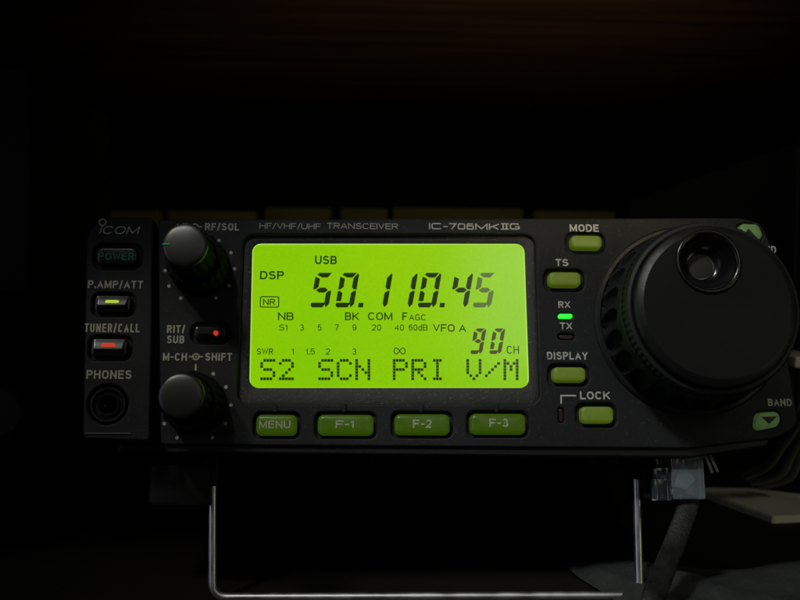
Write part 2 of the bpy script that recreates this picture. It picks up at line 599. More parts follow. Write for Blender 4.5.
def text(txt, box, z, material, parent, weight=0.16, shear=0.0, name='lettering', loc0=(0, 0, 0), gap=0.17, sq=2.5):
    """lettering drawn as even strokes and fitted into a pixel box; printed, so flat"""
    cx, cy, hx, hy = prect(*box, z)
    Wd, H = 2 * hx, 2 * hy
    t = weight * H
    nat, fixed = 0.0, -gap * H
    for ch in txt:
        if ch == ' ':
            nat += .36
            continue
        nat += glyph(ch, sq)[1]
        fixed += t + gap * H
    k = (Wd - fixed - shear * H) / max(nat, 1e-6) if nat else 0
    bm = bmesh.new()
    x = 0.0
    lay = 0
    if nat == 0:
        x = (Wd - t) / 2
    for ch in txt:
        if ch == ' ':
            x += .36 * k
            continue
        lines, wn = glyph(ch, sq)
        gw = wn * k
        tt = t * (1.25 if ch == '.' else 1.0)
        for ln in lines:
            pts = [Vector((x + t / 2 + u * gw, t / 2 + v * (H - t))) for u, v in ln]
            q = [pts[0]]
            for p in pts[1:]:
                if (p - q[-1]).length > 1e-5:
                    q.append(p)
            pts = q
            # butt ends reach the edge of the letter box
            ext = 0 if ch in 'CGS2356904' else t / 2
            closed = ch in 'OQ0' or (ch in '69d' and ln is lines[0])
            if not closed:
                d0 = (pts[0] - pts[1]).normalized()
                d1 = (pts[-1] - pts[-2]).normalized()
                if abs(d0.y) > .5:
                    pts[0] = pts[0] + d0 * ext
                if abs(d1.y) > .5:
                    pts[-1] = pts[-1] + d1 * ext
                if abs(d0.x) > .9:
                    pts[0] = pts[0] + d0 * ext
                if abs(d1.x) > .9 and ch not in 'BDPR':
                    pts[-1] = pts[-1] + d1 * ext
            zz = lay * 0.002
            lay += 1
            L, R = [], []
            for i, p in enumerate(pts):
                a = (p - pts[i - 1]).normalized() if i > 0 else None
                b = (pts[i + 1] - p).normalized() if i < len(pts) - 1 else None
                a = a or b
                b = b or a
                nn = Vector((-(a.y + b.y), a.x + b.x))
                if nn.length < 1e-6:
                    nn = Vector((-a.y, a.x))
                nn.normalize()
                cs = max(.38, nn.dot(Vector((-a.y, a.x))))
                m_ = tt / 2 / cs
                lo_, hi_ = (-.1 * H, 1.1 * H) if ch in '/Q.' else (0, H)
                for side, lst in ((1, L), (-1, R)):
                    r_ = p + nn * (m_ * side)
                    yy = min(max(r_.y, lo_), hi_)
                    lst.append(bm.verts.new(((r_.x + shear * yy - Wd / 2) * MM, (yy - H / 2) * MM, zz * MM)))
            for i in range(len(pts) - 1):
                bm.faces.new((L[i], L[i + 1], R[i + 1], R[i]))
        x += gw + t + gap * H
    for f in bm.faces:
        f.normal_update()
        if f.normal.z < 0:
            f.normal_flip()
    me = bpy.data.meshes.new(name)
    bm.to_mesh(me)
    bm.free()
    return link(name, me, material, parent, ((cx - loc0[0]) * MM, (cy - loc0[1]) * MM, (z - loc0[2]) * MM), None)


def flat(name, polys, z, material, parent, loc0=(0, 0, 0), th=0.0):
    """flat printed or inlaid shape(s) made of convex polygons (panel mm)"""
    allp = [p for poly in polys for p in poly]
    cx = sum(p[0] for p in allp) / len(allp)
    cy = sum(p[1] for p in allp) / len(allp)
    bm = bmesh.new()
    for poly in polys:
        bm.faces.new([bm.verts.new(((p[0] - cx) * MM, (p[1] - cy) * MM, 0)) for p in poly])
    me = bpy.data.meshes.new(name)
    bmesh.ops.recalc_face_normals(bm, faces=bm.faces)
    bm.to_mesh(me)
    bm.free()
    return link(name, me, material, parent, ((cx - loc0[0]) * MM, (cy - loc0[1]) * MM, (z - loc0[2]) * MM), None)


def ppoly(pix, z=0.0):
    return [tuple(P(x, y, z)[:2]) for x, y in pix]


def pline(x0, y0, x1, y1, wpx, z=0.0):
    d = Vector((x1 - x0, y1 - y0)).normalized()
    nx, ny = -d.y * wpx / 2, d.x * wpx / 2
    return ppoly([(x0 + nx, y0 + ny), (x1 + nx, y1 + ny), (x1 - nx, y1 - ny), (x0 - nx, y0 - ny)], z)


def ring_polys(c, r0, r1, n=24, a0=0.0, a1=360.0):
    out = []
    for i in range(n):
        a = math.radians(a0 + (a1 - a0) * i / n)
        b = math.radians(a0 + (a1 - a0) * (i + 1) / n)
        out.append([(c[0] + r0 * math.cos(a), c[1] + r0 * math.sin(a)), (c[0] + r1 * math.cos(a), c[1] + r1 * math.sin(a)),
                    (c[0] + r1 * math.cos(b), c[1] + r1 * math.sin(b)), (c[0] + r0 * math.cos(b), c[1] + r0 * math.sin(b))])
    return out


SC = (P(401, 330).x - P(400, 330).x)        # mm per pixel on the panel

# ------------------------------------------------------------------ setting
tab = bmesh.new()
box_bm(tab, (-0.9, -0.16, -0.03), (0.9, 0.75, 0.0), bev=0.002)
o = bm_obj('table', tab, M_TABLE)
tag(o, 'black table top under the transceiver, almost lost in the dark', 'table')

SH_Y0, SH_Z = -0.06, 0.165
sh = bmesh.new()
box_bm(sh, (-0.7, -0.045, 0.0), (0.9, 0.55, 0.018), bev=0.001)
o = bm_obj('shelf_board', sh, M_WOOD, loc=(0, 0, 0.168))
tag(o, 'dark brown wooden shelf board overhead, above the transceiver', 'shelf')

bw = bmesh.new()
box_bm(bw, (-0.9, 0.55, 0.0), (1.1, 0.57, 0.9))
o = bm_obj('wall', bw, mat('matt_black_paint', (0.003, 0.003, 0.003), 0.9, spec=0.05))
tag(o, 'black back wall behind the row of ochre cartons', 'wall')

# ------------------------------------------------------------------ the transceiver
ROOT = thing('transceiver', 'black radio transceiver with a lit green display, propped on a chromed wire stand', 'radio', TOW.translation)
ROOT.rotation_euler = TOW.to_euler()

# --- front panel (main face) with its openings
KEYS = {  # pixel boxes of the keys: key box, opening margin px
    'rit': (195, 327, 226.5, 339.5),
    'mode': (570, 236.5, 601, 249.8), 'ts': (548, 273, 580, 287.3),
    'display': (552, 367.7, 584.7, 382.3), 'lock': (580, 407, 612.3, 423.5),
    'menu': (256.5, 415, 297, 435.5), 'f1': (318, 415, 373.5, 435.5), 'f2': (394.5, 414.5, 449.5, 435), 'f3': (470, 414, 525, 434.5),
    'power': (97, 247.5, 138.5, 266), 'pamp': (96, 296.5, 131, 312.5), 'tuner': (92.5, 339.5, 127.5, 356.5),
}


def hole(k, mpx, rpx, z=0.0):
    x0, y0, x1, y1 = KEYS[k]
    cx, cy, hx, hy = prect(x0 - mpx, y0 - mpx, x1 + mpx, y1 + mpx, z)
    return rr(cx, cy, hx, hy, rpx * SC)


REC = [P(243.5, 234.5), P(535, 234.5), P(540, 404), P(237.5, 404)]      # display recess, outer edge
rec_loop = quad_rr(REC, 2.6)
face_out = quad_rr([P(158, 219.5), P(766, 217.5), P(799, 425), P(778, 438), P(690, 448.5), P(160.5, 445)], [0.8, 7.5, 3.5, 6, 6, 1.2], 8)
slot_rx = rr(*prect(558, 313.4, 573, 318.6), 2.2 * SC)
slot_tx = rr(*prect(558.8, 333.8, 574.2, 339.4), 2.2 * SC)
slot_lk = rr(*prect(558.6, 407.5, 564, 422.5), 2.2 * SC)
up_c = P(747, 233)
band_up = quad_rr([P(735, 222.8), P(758, 224), P(766, 241), P(740, 243)], [1.6, 1.6, 1.6, 1.6])
band_dn = quad_rr([P(754.5, 411.8), P(781.5, 410), P(779.5, 427.5), P(752, 433)], [1.7, 2.0, 2.0, 1.2])
holes = [rec_loop, hole('rit', 4.5, 10), hole('mode', 4, 8), hole('ts', 4, 8), hole('display', 4, 8), hole('lock', 4, 8),
         hole('menu', 3, 7), hole('f1', 3, 7), hole('f2', 3, 7), hole('f3', 3, 7), slot_rx, slot_tx, slot_lk, band_up, band_dn]
FACE = plate('front_panel', [face_out] + holes, -6, 0, 0.45, M_FACE, ROOT)
FZ = -3.0      # the panel mesh sits at this z


def flegend(txt, box, material=M_INK, weight=.19, **k):
    return text(txt, box, 0.03, material, FACE, weight, loc0=(0, 0, FZ), **k)


# left hand strip
side_out = quad_rr([P(87, 217.3, -1), P(153.5, 217.3, -1), P(150, 441, -1), P(82.5, 439, -1)], [6.0, 1.0, 1.0, 1.4], 10)
jc = P(107.5, 404.5, -1)
SIDE = plate('side_panel', [side_out, hole('power', 3.5, 9, -1), hole('pamp', 4, 8, -1), hole('tuner', 4, 8, -1), circle(jc.x, jc.y, 19.5 * SC)], -6.5, -1, 0.5, M_FACE, ROOT)
SZ = -3.75


def slegend(txt, box, material=M_INK, weight=.175, **k):
    return text(txt, box, -0.97, material, SIDE, weight, loc0=(0, 0, SZ), **k)


# dark floor behind the openings, frame that carries both panels, and the case behind
plate('panel_backing', [quad_rr([P(160, 221), P(762, 219.5), P(795, 426), P(680, 446), P(163, 443)], [.5, 6.5, 2, 1, .5]), quad_rr(REC, 2.6)], -5.7, -1.15, 0.1, M_DARK, ROOT)
plate('side_backing', [quad_rr([P(91, 220), P(152, 220), P(149, 437), P(86, 436)], [5.5, .5, .5, .5]), circle(jc.x, jc.y, 19.3 * SC)], -6.1, -2.1, 0.1, M_DARK, ROOT)
plate('rear_backing', [quad_rr([P(104, 221), P(756, 221), P(790, 430), P(90, 436)], 3)], -8.5, -6.6, 0.3, M_DARK, ROOT)
frame_out = quad_rr([P(101, 218.5), P(757, 217.5), P(797, 425), P(778, 442), P(700, 457), P(165, 454), P(150, 444), P(86, 442)], [5, 6, 4, 6, 6, 2, 2, 2], 8)
plate('panel_frame', [frame_out], -16, -8.6, 1.3, M_CASE, ROOT)
lip = quad_rr([P(161, 440), P(690, 443), P(772, 433), P(770, 446), P(695, 457.5), P(166, 453)], [1, 4, .5, 1, 4, 1])
plate('panel_lip', [lip], -8.4, -1.0, 0.5, M_CASE, ROOT)
cs = bmesh.new()
ca, cb = P(112, 222), P(770, 452)
box_bm(cs, (ca.x, cb.y, -190), (cb.x, ca.y, -16.2), scale=MM, bev=1.5)
CASE = bm_obj('case', cs, M_CASE, ROOT)
vb = bmesh.new()
for i in range(17):
    x = ca.x + 36 + i * 6.2
    box_bm(vb, (x, cb.y - 1.1, -60), (x + 3.2, cb.y - 0.05, -44), scale=MM, bev=0.4)
bm_obj('case_rib', vb, M_CASE, CASE)
# seam lip along the foot of the side panel
M_SEAM = mat('lit_plastic_edge', (0.06, 0.06, 0.056), 0.5)  # paler grey paints in the light caught along this lip
sl = plate('seam_strip', [quad_rr([P(85.5, 432.5, -.5), P(131, 432.5, -.5), P(131, 434.2, -.5), P(85.5, 434.2, -.5)], .15)], -0.97, -0.70, 0.1, M_SEAM, SIDE)
sl.location.z -= SZ * MM

# --- display
LZ = -2.4
L0 = [P(251.5, 243, LZ), P(525, 243.2, LZ), P(530, 389.6, LZ), P(248.2, 389.6, LZ)]
r0 = quad_rr(L0, 2.0)


def inset(cs, d):
    c = centred(cs)
    return [Vector((p.x - math.copysign(d, p.x - c.x), p.y - math.copysign(d, p.y - c.y), p.z)) for p in cs]


DISP = plate('display', [quad_rr(inset(L0, 0.35), 1.7)], LZ - 1.2, LZ, 0.05, M_LCD, ROOT)
DZ = LZ - 0.6
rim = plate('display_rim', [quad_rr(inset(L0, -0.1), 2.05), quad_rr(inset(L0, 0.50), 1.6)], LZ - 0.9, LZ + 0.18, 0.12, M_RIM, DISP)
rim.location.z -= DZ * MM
# sloping bezel from the panel face down to the display
b_out = [(x, y, -0.35) for x, y in rec_loop]
b_mid = [(x, y, -1.2) for x, y in quad_rr([P(246, 238, -1.2), P(532, 238, -1.2), P(536, 399, -1.2), P(241, 399, -1.2)], 2.4)]
b_lip = [(x, y, LZ + 0.75) for x, y in quad_rr(inset(L0, -0.32), 2.2)]
b_in = [(x, y, LZ - 0.3) for x, y in quad_rr(inset(L0, -0.12), 2.1)]
b_o2 = [(x, y, -1.3) for x, y in rec_loop]
loft('bezel', [b_o2, b_mid, b_lip, b_in], M_BEZEL, ROOT, cap1=False, smooth=50)

ZS = LZ + 0.06     # printed / crystal layer


def lseg(txt, box, material=M_SEGS, weight=.13, name='display_legend', **k):
    return text(txt, box, ZS, material, DISP, weight, name=name, loc0=(0, 0, DZ), **k)


def lflat(name, polys, material):
    return flat(name, polys, ZS, material, DISP, loc0=(0, 0, DZ))


SEGMAP = {'0': 'abcdef', '1': 'bc', '4': 'bcfg', '5': 'acdfg', '9': 'abcdfg'}


def digit(ch, x, yb, wd, ht, th, shear, material):
    """slanted seven-segment digit, lower-left corner at pixel (x, yb)"""
    g = th * 0.13
    h2 = ht / 2

    def q(u, v):
        return (x + u + v * shear, yb - v)
    t = th
    seg = {
        'a': [(t * .55 + g, ht), (wd - t * .35 - g, ht), (wd - t * 1.05 - g, ht - t * .95), (t * 1.25 + g, ht - t * .95), (t * .2 + g, ht - t * .4)],
        'd': [(t * .35, 0), (wd - t * 1.2, 0), (wd - t * .75, t * .85), (wd - t * .95, t * .95), (g, t * .95), (0, t * .5)],
        'f': [(0, h2 + g), (0, ht - t * .75), (t * .35, ht - t * .9), (t, ht - t * 1.2), (t, h2 + t * .45 + g), (t * .4, h2 + g)],
        'e': [(0, h2 - t * .1 - g), (t * .35, h2 - g), (t, h2 - t * .45 - g), (t, t * 1.25), (0, t * 1.25)],
        'b': [(wd, h2 + g), (wd, ht - t * .45), (wd - t * .25, ht - t * .08), (wd - t, ht - t * 1.05), (wd - t, h2 + t * .45 + g), (wd - t * .6, h2 + g)],
        'c': [(wd, h2 - g), (wd, t * .7), (wd - t * .55, 0), (wd - t * 1.0, t * .8), (wd - t, h2 - t * .45 - g), (wd - t * .5, h2 - g)],
        'g': [(t * .45 + g, h2), (t * 1.3, h2 + t * .5), (wd - t * 1.3, h2 + t * .5), (wd - t * .55 - g, h2), (wd - t * 1.3, h2 - t * .5), (t * 1.3, h2 - t * .5)],
    }
    polys = [ppoly([q(u, v) for u, v in seg[s]], ZS) for s in SEGMAP[ch]]
    return lflat('display_digit', polys, material)


for ch, x, mt in (('5', 310, M_SEG), ('0', 335, M_SEG), ('1', 368.5, M_SEG), ('1', 393.6, M_SEG), ('0', 417.3, M_SEG), ('4', 449, M_SEG), ('5', 472.5, M_SEGF)):
    digit(ch, x, 307.4, 18.4, 34.6, 5.0, 0.175, mt)
for x in (358.6, 440.0):
    lflat('decimal_point', [ppoly([(x, 302.8), (x + 5, 302.8), (x + 4.4, 307.4), (x - .6, 307.4)], ZS)], M_SEG)
digit('9', 470, 354, 12.0, 25.6, 3.9, 0.175, M_SEGB)
digit('0', 489, 354, 12.0, 25.6, 3.9, 0.175, M_SEGB)

for t_, b_, bo in (('USB', (315, 255.8, 336.8, 264.2), .02), ('DSP', (260, 271, 284, 279.4), .022), ('NR', (263, 298.8, 275.2, 305.2), .012),
                   ('NB', (278, 312.4, 293.6, 320.2), .012), ('BK', (345, 312.4, 358.8, 320.2), .012), ('COM', (368, 312.4, 392.4, 320.2), .01),
                   ('F', (402.3, 312.4, 407.2, 320.4), .012), ('AGC', (409, 314.2, 426, 320.4), .006),
                   ('S1', (279, 324.4, 287.4, 330.6), .0), ('3', (300, 324.4, 304, 330.6), .0), ('5', (317.6, 324.4, 321.6, 330.6), .0),
                   ('7', (335, 324.4, 338.8, 330.6), .0), ('9', (352.4, 324.4, 356.4, 330.6), .0), ('20', (372, 324.4, 381.2, 330.6), .0),
                   ('40', (394.6, 324.4, 404, 330.6), .0), ('60dB', (408.8, 324.4, 427.6, 330.6), .0), ('VFO A', (433, 324.2, 466, 331.8), .01),
                   ('SWR', (256.8, 348.4, 273.2, 354.6), .006), ('1', (291.4, 348.4, 294, 354.6), .0), ('1.5', (305.6, 348.4, 315, 354.6), .0),
                   ('2', (326, 348.4, 330, 354.6), .0), ('3', (352.4, 348.4, 356.4, 354.6), .0), ('CH', (506.6, 345.8, 519, 353.8), .0)):
    lseg(t_, b_, weight=.135 + bo * 2.4, gap=.14)
# frame round NR, and the infinity sign
nx0, ny0, nx1, ny1 = 259.8, 296.2, 279.2, 307.6
cx_, cy_, hx_, hy_ = prect(nx0, ny0, nx1, ny1, ZS)
o1, o2 = rr(cx_, cy_, hx_, hy_, .45, 3), rr(cx_, cy_, hx_ - .26, hy_ - .26, .25, 3)
lflat('display_frame', [[o1[i], o1[(i + 1) % len(o1)], o2[(i + 1) % len(o1)], o2[i]] for i in range(len(o1))], M_SEGS)
inf = []
ic, ia = P(399.6, 351, ZS), 3.0 * SC
for i in range(40):
    t0, t1 = 2 * math.pi * i / 40, 2 * math.pi * (i + 1) / 40
    pts = []
    for t_ in (t0, t1):
        den = 1 + math.sin(t_) ** 2
        pts.append(Vector((5.6 * SC * math.cos(t_) / den, 8.6 * SC * math.sin(t_) * math.cos(t_) / den)))
    dd = (pts[1] - pts[0]).normalized()
    nn = Vector((-dd.y, dd.x)) * 0.12
    inf.append([tuple(Vector((ic.x, ic.y)) + v) for v in (pts[0] + nn, pts[1] + nn, pts[1] - nn, pts[0] - nn)])
lflat('display_legend', inf, M_SEGS)

GLY = {
    'S': ['.XXXX', 'X....', 'X....', '.XXX.', '....X', '....X', 'XXXX.'],
    '2': ['.XXX.', 'X...X', '....X', '...X.', '..X..', '.X...', 'XXXXX'],
    'C': ['.XXX.', 'X...X', 'X....', 'X....', 'X....', 'X...X', '.XXX.'],
    'N': ['X...X', 'X...X', 'XX..X', 'X.X.X', 'X..XX', 'X...X', 'X...X'],
    'P': ['XXXX.', 'X...X', 'X...X', 'XXXX.', 'X....', 'X....', 'X....'],
    'R': ['XXXX.', 'X...X', 'X...X', 'XXXX.', 'X.X..', 'X..X.', 'X...X'],
    'I': ['.XXX.', '..X..', '..X..', '..X..', '..X..', '..X..', '.XXX.'],
    'V': ['X...X', 'X...X', 'X...X', 'X...X', 'X...X', '.X.X.', '..X..'],
    '/': ['.....', '....X', '...X.', '..X..', '.X...', 'X....', '.....'],
    'M': ['X...X', 'XX.XX', 'X.X.X', 'X.X.X', 'X...X', 'X...X', 'X...X'],
}
DP = 3.07
for word, x0 in (('S2', 260.3), ('SCN', 318.2), ('PRI', 392.8), ('V/M', 466.4)):
    for k, ch in enumerate(word):
        polys = []
        for r_, row in enumerate(GLY[ch]):
            for c_, v in enumerate(row):
                if v == 'X':
                    x = x0 + k * 18.55 + c_ * DP
                    y = 359.0 + r_ * DP
                    polys.append(ppoly([(x, y), (x + 2.72, y), (x + 2.72, y + 2.72), (x, y + 2.72)], ZS))
        lflat('dot_matrix_character', polys, M_SEG if word != 'V/M' else M_SEG)


# --- keys
def pill_key(name, k, z_top, material, rpx, edge, zbase=-1.3, zs=0.0, dome=0.0):
    """soft key with rounded shoulders"""
    cx, cy, hx, hy = prect(*KEYS[k], zs)
    r = rpx * SC
    lv = []
    for i in range(6):
        a = i / 5 * math.pi / 2
        d = edge * (1 - math.cos(a))
        lv.append((d, z_top - edge + edge * math.sin(a)))
    loops = [[(x, y, zbase) for x, y in rr(cx, cy, hx, hy, r)]]
    loops += [[(x, y, z) for x, y in rr(cx, cy, hx - d, hy - d, max(r - d, .25))] for d, z in lv]
    loops.append([(x, y, z_top + dome) for x, y in rr(cx, cy, (hx - edge) * .8, (hy - edge) * .55, max(r - edge, .2) * .5)])
    return loft(name, loops, material, ROOT, (cx, cy, zbase), cap1=True, smooth=45)


def ridge_key(name, k, z_edge, z_ridge, material, zs, yr=0.25):
    """hard key whose upper half slopes upward from a ridge"""
    cx, cy, hx, hy = prect(*KEYS[k], zs)
    zb = -2.2 if zs else -1.3
    base = rr(cx, cy, hx, hy, 3.2 * SC)
    sh_ = rr(cx, cy, hx - .12, hy - .12, 3.0 * SC)
    top = rr(cx, cy, hx - .45, hy - .45, 2.2 * SC)
    yc = cy - hy * yr
    ridge = [(cx + (x - cx) * .93, yc + (y - cy) * .10) for x, y in top]
    loops = [[(x, y, zb) for x, y in base], [(x, y, z_edge - .5) for x, y in base], [(x, y, z_edge - .12) for x, y in sh_],
             [(x, y, z_edge) for x, y in top], [(x, y, z_ridge) for x, y in ridge]]
    return loft(name, loops, material, ROOT, (cx, cy, zb), smooth=28), (cx, cy, zb)


for k in ('mode', 'ts', 'display', 'lock'):
    pill_key('push_button', k, 1.3, M_BKEY, 5.2, 0.75, dome=0.06)
for k, t_, b_ in (('menu', 'MENU', (259, 420.5, 290.5, 428.3)), ('f1', 'F-1', (335.6, 420.3, 353.8, 428)),
                  ('f2', 'F-2', (413, 419.6, 431.8, 427.8)), ('f3', 'F-3', (489.4, 418.6, 508.2, 427))):
    b = pill_key('function_key', k, 1.2, M_FKEY, 5.5, 0.95, dome=0.10)
    cx, cy, hx, hy = prect(*KEYS[k])
    text(t_, b_, 1.36, M_KEYTXT, b, 0.18, loc0=(cx, cy, -1.3))
for k, col in (('pamp', M_LEDY), ('tuner', M_LEDR)):
    b, og = ridge_key('push_button', k, 0.0, 0.9, M_LKEY, -1)
    x0, y0, x1, y1 = KEYS[k]
    mx = (x0 + x1) / 2 - 1.4
    l = plate('key_lamp', [rr(*prect(mx - 6.8, y0 + 3.6, mx + 6.8, y0 + 8.4, 0.5), 1.6 * SC)], -0.3, 0.72, 0.12, col, b)
    l.location -= Vector(og) * MM
b, og = ridge_key('push_button', 'rit', 0.9, 1.7, M_LKEY, 0)
rc = P(216, 333.2, 1.5)
l = plate('key_lamp', [circle(rc.x, rc.y, 2.5 * SC, 20)], 0.5, 1.86, 0.1, M_LEDR, b)
l.location -= Vector(og) * MM
b = pill_key('power_button', 'power', -0.2, M_LKEY, 7, 0.7, zbase=-2.3, zs=-1, dome=0.05)
cx, cy, hx, hy = prect(*KEYS['power'], -1)
text('POWER', (98.5, 252.6, 134, 260), -0.10, M_TEAL, b, 0.15, loc0=(cx, cy, -2.3))


def band_button(loop, tri):
    c = (sum(p[0] for p in loop) / len(loop), sum(p[1] for p in loop) / len(loop))

    def sc(d, z):
        return [(c[0] + (x - c[0]) * d, c[1] + (y - c[1]) * d, z) for x, y in loop]
    b = loft('band_button', [sc(.88, -1.3), sc(.88, .2), sc(.85, .55), sc(.76, .8), sc(.4, .86)], M_PALE, ROOT, (c[0], c[1], -1.3), smooth=50)
    flat('arrow_mark', [ppoly(tri, .9)], 0.9, M_BLACK, b, loc0=(c[0], c[1], -1.3))
    return b


band_button(band_up, [(740.5, 240), (748.5, 228.5), (758, 238.5)])
band_button(band_dn, [(761.3, 416.8), (777.5, 416.3), (769, 424.2)])

# indicator lenses
plate('receive_lamp', [rr(*prect(558.6, 313.9, 572.4, 318.2), 2 * SC)], -2, 0.15, 0.15, M_LEDG, ROOT)
plate('transmit_lamp', [rr(*prect(559.6, 334.5, 573.4, 338.8), 2 * SC)], -3, -0.5, 0.15, M_LEDOFF, ROOT)
plate('lock_lamp', [rr(*prect(559.3, 408.3, 563.4, 421.8), 2 * SC)], -3, -0.6, 0.15, M_LEDOFF, ROOT)
# the small ribs between the display bezel and the function keys
for x in (275, 344, 421, 496.5):
    c0 = prect(x - 2.2, 404, x + 2.2, 412.5)
    plate('key_rib', [rr(*c0, .35)], -0.6, 0.42, 0.2, M_FACE, ROOT)

# --- phones jack
JACK = lathe('headphone_jack', [(4.2, -6.2), (4.2, -1.4), (4.0, -1.1), (3.6, -1.1), (3.3, -1.5), (3.15, -2.2), (2.75, -2.2), (2.7, -1.5), (2.45, -1.3), (2.2, -1.5), (2.05, -2.2), (2.0, -6)], M_KNOB, ROOT, (jc.x, jc.y, 0), 64)
lathe('jack_hole', [(2.0, -6.2), (0, -6.2)], M_DARK, JACK, (0, 0, 0), 32)
lathe('jack_contact', [(0.32, 0), (0.32, .8), (0.2, .95), (0, 1.0)], M_STEEL, JACK, (-1.2, -.1, -4.2), 16)

# --- legends on the panels
flegend('AF', (174, 223.2, 188, 230.4))
flegend('RF/SQL', (205, 223.2, 239.2, 230.4))
flegend('HF/VHF/UHF', (259.5, 223.2, 320.6, 229), weight=.12)
flegend('TRANSCEIVER', (327, 223.2, 398, 229), weight=.12)
flegend('IC-706MK', (429, 223.3, 499, 229.6), M_INKB, weight=.18, sq=5, gap=.2)
flegend('G', (509.8, 223.3, 519.6, 229.6), M_INKB, weight=.18, sq=5)
# the joined numeral II
flat('lettering', [pline(501, 223.8, 508.8, 223.8, 1.1), pline(501, 229.1, 508.8, 229.1, 1.1), pline(503.2, 223.8, 503.2, 229.1, 1.5), pline(506.6, 223.8, 506.6, 229.1, 1.5)], 0.035, M_INKB, FACE, (0, 0, FZ))
flegend('RIT/', (167, 325.2, 185, 333))
flegend('SUB', (167, 335.6, 184.3, 343.2))
flegend('M-CH', (163, 353, 187, 360.6))
flegend('SHIFT', (205.2, 353, 232, 360.6))
for (x, y) in ((196, 356.7), (195, 226.8)):
    c = P(x, y)
    fl = ring_polys(c, 2.3 * SC, 3.6 * SC, 20) + ring_polys(c, 0.0001, 1.1 * SC, 12) + [pline(x - 7, y, x - 3.6, y, 1.2), pline(x + 3.6, y, x + 7, y, 1.2)]
    flat('lettering', fl, 0.03, M_INK, FACE, (0, 0, FZ))
flat('pointer_tick', [pline(195.7, 364.2, 195.7, 370.4, 1.8)], 0.03, M_INK, FACE, (0, 0, FZ))
for (x, y) in ((213.3, 373.8), (226, 387), (231, 405), (225.5, 423.6), (212.5, 437.6), (177, 437.7), (164.2, 423.7),
               (219, 240.5), (231, 252.7), (234.6, 268.8), (229, 285.7), (216, 298), (181, 298), (169, 286), (165, 270.5)):
    c = P(x, y)
    flat('scale_dot', [circle(c.x, c.y, 1.75 * SC, 14)], 0.03, M_INK, FACE, (0, 0, FZ))
flegend('MODE', (569.8, 224.4, 598.6, 231.7), M_INKB)
flegend('TS', (555.6, 259, 568.2, 266), M_INKB)
flegend('RX', (558.3, 301.2, 570, 308), M_INKB)
flegend('TX', (560, 322.5, 572, 329.3), M_INKB)
flegend('DISPLAY', (547, 352, 587.6, 359.6), M_INKB)
flegend('LOCK', (580, 391.5, 609.8, 399.4), M_INKB)
flat('lettering', [pline(560.4, 395.6, 576.2, 395.6, 1.5), pline(561.1, 396.35, 561.1, 403.6, 1.5)], 0.03, M_INKB, FACE, (0, 0, FZ))
flegend('BAND', (768, 398.8, 791.6, 406), M_INKB)
flegend('BAND', (753.5, 246, 776, 253), M_INKB)
# left strip
slegend('ICOM', (99.4, 226.2, 140.2, 234), weight=.13, shear=.25, gap=.22)
c = P(102.6, 222.3, -.97)
flat('lettering', ring_polys(c, 2.7 * SC, 3.9 * SC, 24), -0.97, M_INK, SIDE, (0, 0, SZ))
slegend('P.AMP/ATT', (88, 280.6, 143, 288.2))
slegend('TUNER/CALL', (84.6, 323.6, 139.6, 332.2))
slegend('PHONES', (86.5, 370.2, 131.6, 378.8))


# --- the two pairs of control knobs
def flute(n, depth, rows, sharp=1.0):
    def f(k, a, r, z):
        if k in rows:
            s = 0.5 + 0.5 * math.cos(a * n)
            return r - depth * (1 - s ** sharp)
        return r
    return f


def knob(bp, h, mark):
    p = (bp.x, bp.y, 0)
    k = lathe('control_knob', [(5.3, 0.2), (5.3, 9.4), (5.25, 10.0), (5.05, h * .5 + 4.5), (4.95, h - 1.9), (4.85, h - 1.0)],
              M_RUBBER, ROOT, p, 168, flute(14, 0.32, (2, 3, 4), .6))
    lathe('knob_cap', [(4.92, h - 1.35), (4.92, h - .85), (4.80, h - .55), (4.55, h - .36), (4.0, h - .22), (3.2, h - .10), (2.0, h - .01), (1.0, h + .03), (0, h + .04)], M_CAP, k, (0, 0, 0), 96, smooth=60)
    lathe('knob_ring', [(7.1, 0.1), (7.1, .9), (6.75, 1.2), (6.75, 1.8), (7.0, 2.2), (6.75, 8.2), (6.6, 8.9), (6.2, 9.2), (5.6, 9.3), (5.35, 9.0)],
          M_RUBBER, k, (0, 0, 0), 200, flute(20, 0.42, (4, 5, 6), .5))
    if mark:
        bm = bmesh.new()
        box_bm(bm, (-4.75, -.13, h - .35), (-3.2, .13, h + .045), scale=MM, bev=.04)
        bm_obj('pointer_mark', bm, M_GREENLINE, k)
    return k


knob(P(200.3, 267.5), 21.0, True)
knob(P(195.8, 404.3), 19.0, False)

# --- tuning dial
dc = P(689.5, 320)
HD = 18.6
KZ = HD / 15.5
dl = (dc.x, dc.y, 0)
DIAL = lathe('tuning_dial', [(23.2, -.2), (23.2, .5), (22.7, .9), (21.9, .9), (21.7, .3)], M_KNOB, ROOT, dl, 128)


def scoop(k, a, r, z):
    # shallow finger scoops, each with a steep and a slack side
    ph = (a * 26 / (2 * math.pi) + z * 0.035) % 1.0
    q = 1 - ((ph - .5) / .44) ** 2 - ((z / KZ - 4.6) / 4.6) ** 2
    return r - 1.9 * math.sqrt(q) if q > 0 else r


gp = [(21.6, .4), (21.75, 1.0), (21.75, 1.6)] + [(21.7 - .0425 * i, 1.9 + i * .3) for i in range(30)] + [(20.45, 11.0), (20.2, 11.3)]
gp = [(r, z * KZ) for r, z in gp]
lathe('grip_skirt', gp, M_GRIP, DIAL, (0, 0, 0), 520, scoop, smooth=40)


def teeth(k, a, r, z):
    if k in (1, 2, 3):
        return r - 0.3 * (0.5 + 0.5 * math.cos(a * 84))
    return r


lathe('knurled_ring', [(r, z * KZ) for r, z in [(20.1, 11.0), (20.25, 11.4), (20.2, 12.2), (20.0, 12.8), (19.6, 13.2), (18.9, 13.35), (18.5, 13.2), (18.3, 12.6)]], M_GRIP, DIAL, (0, 0, 0), 672, teeth)
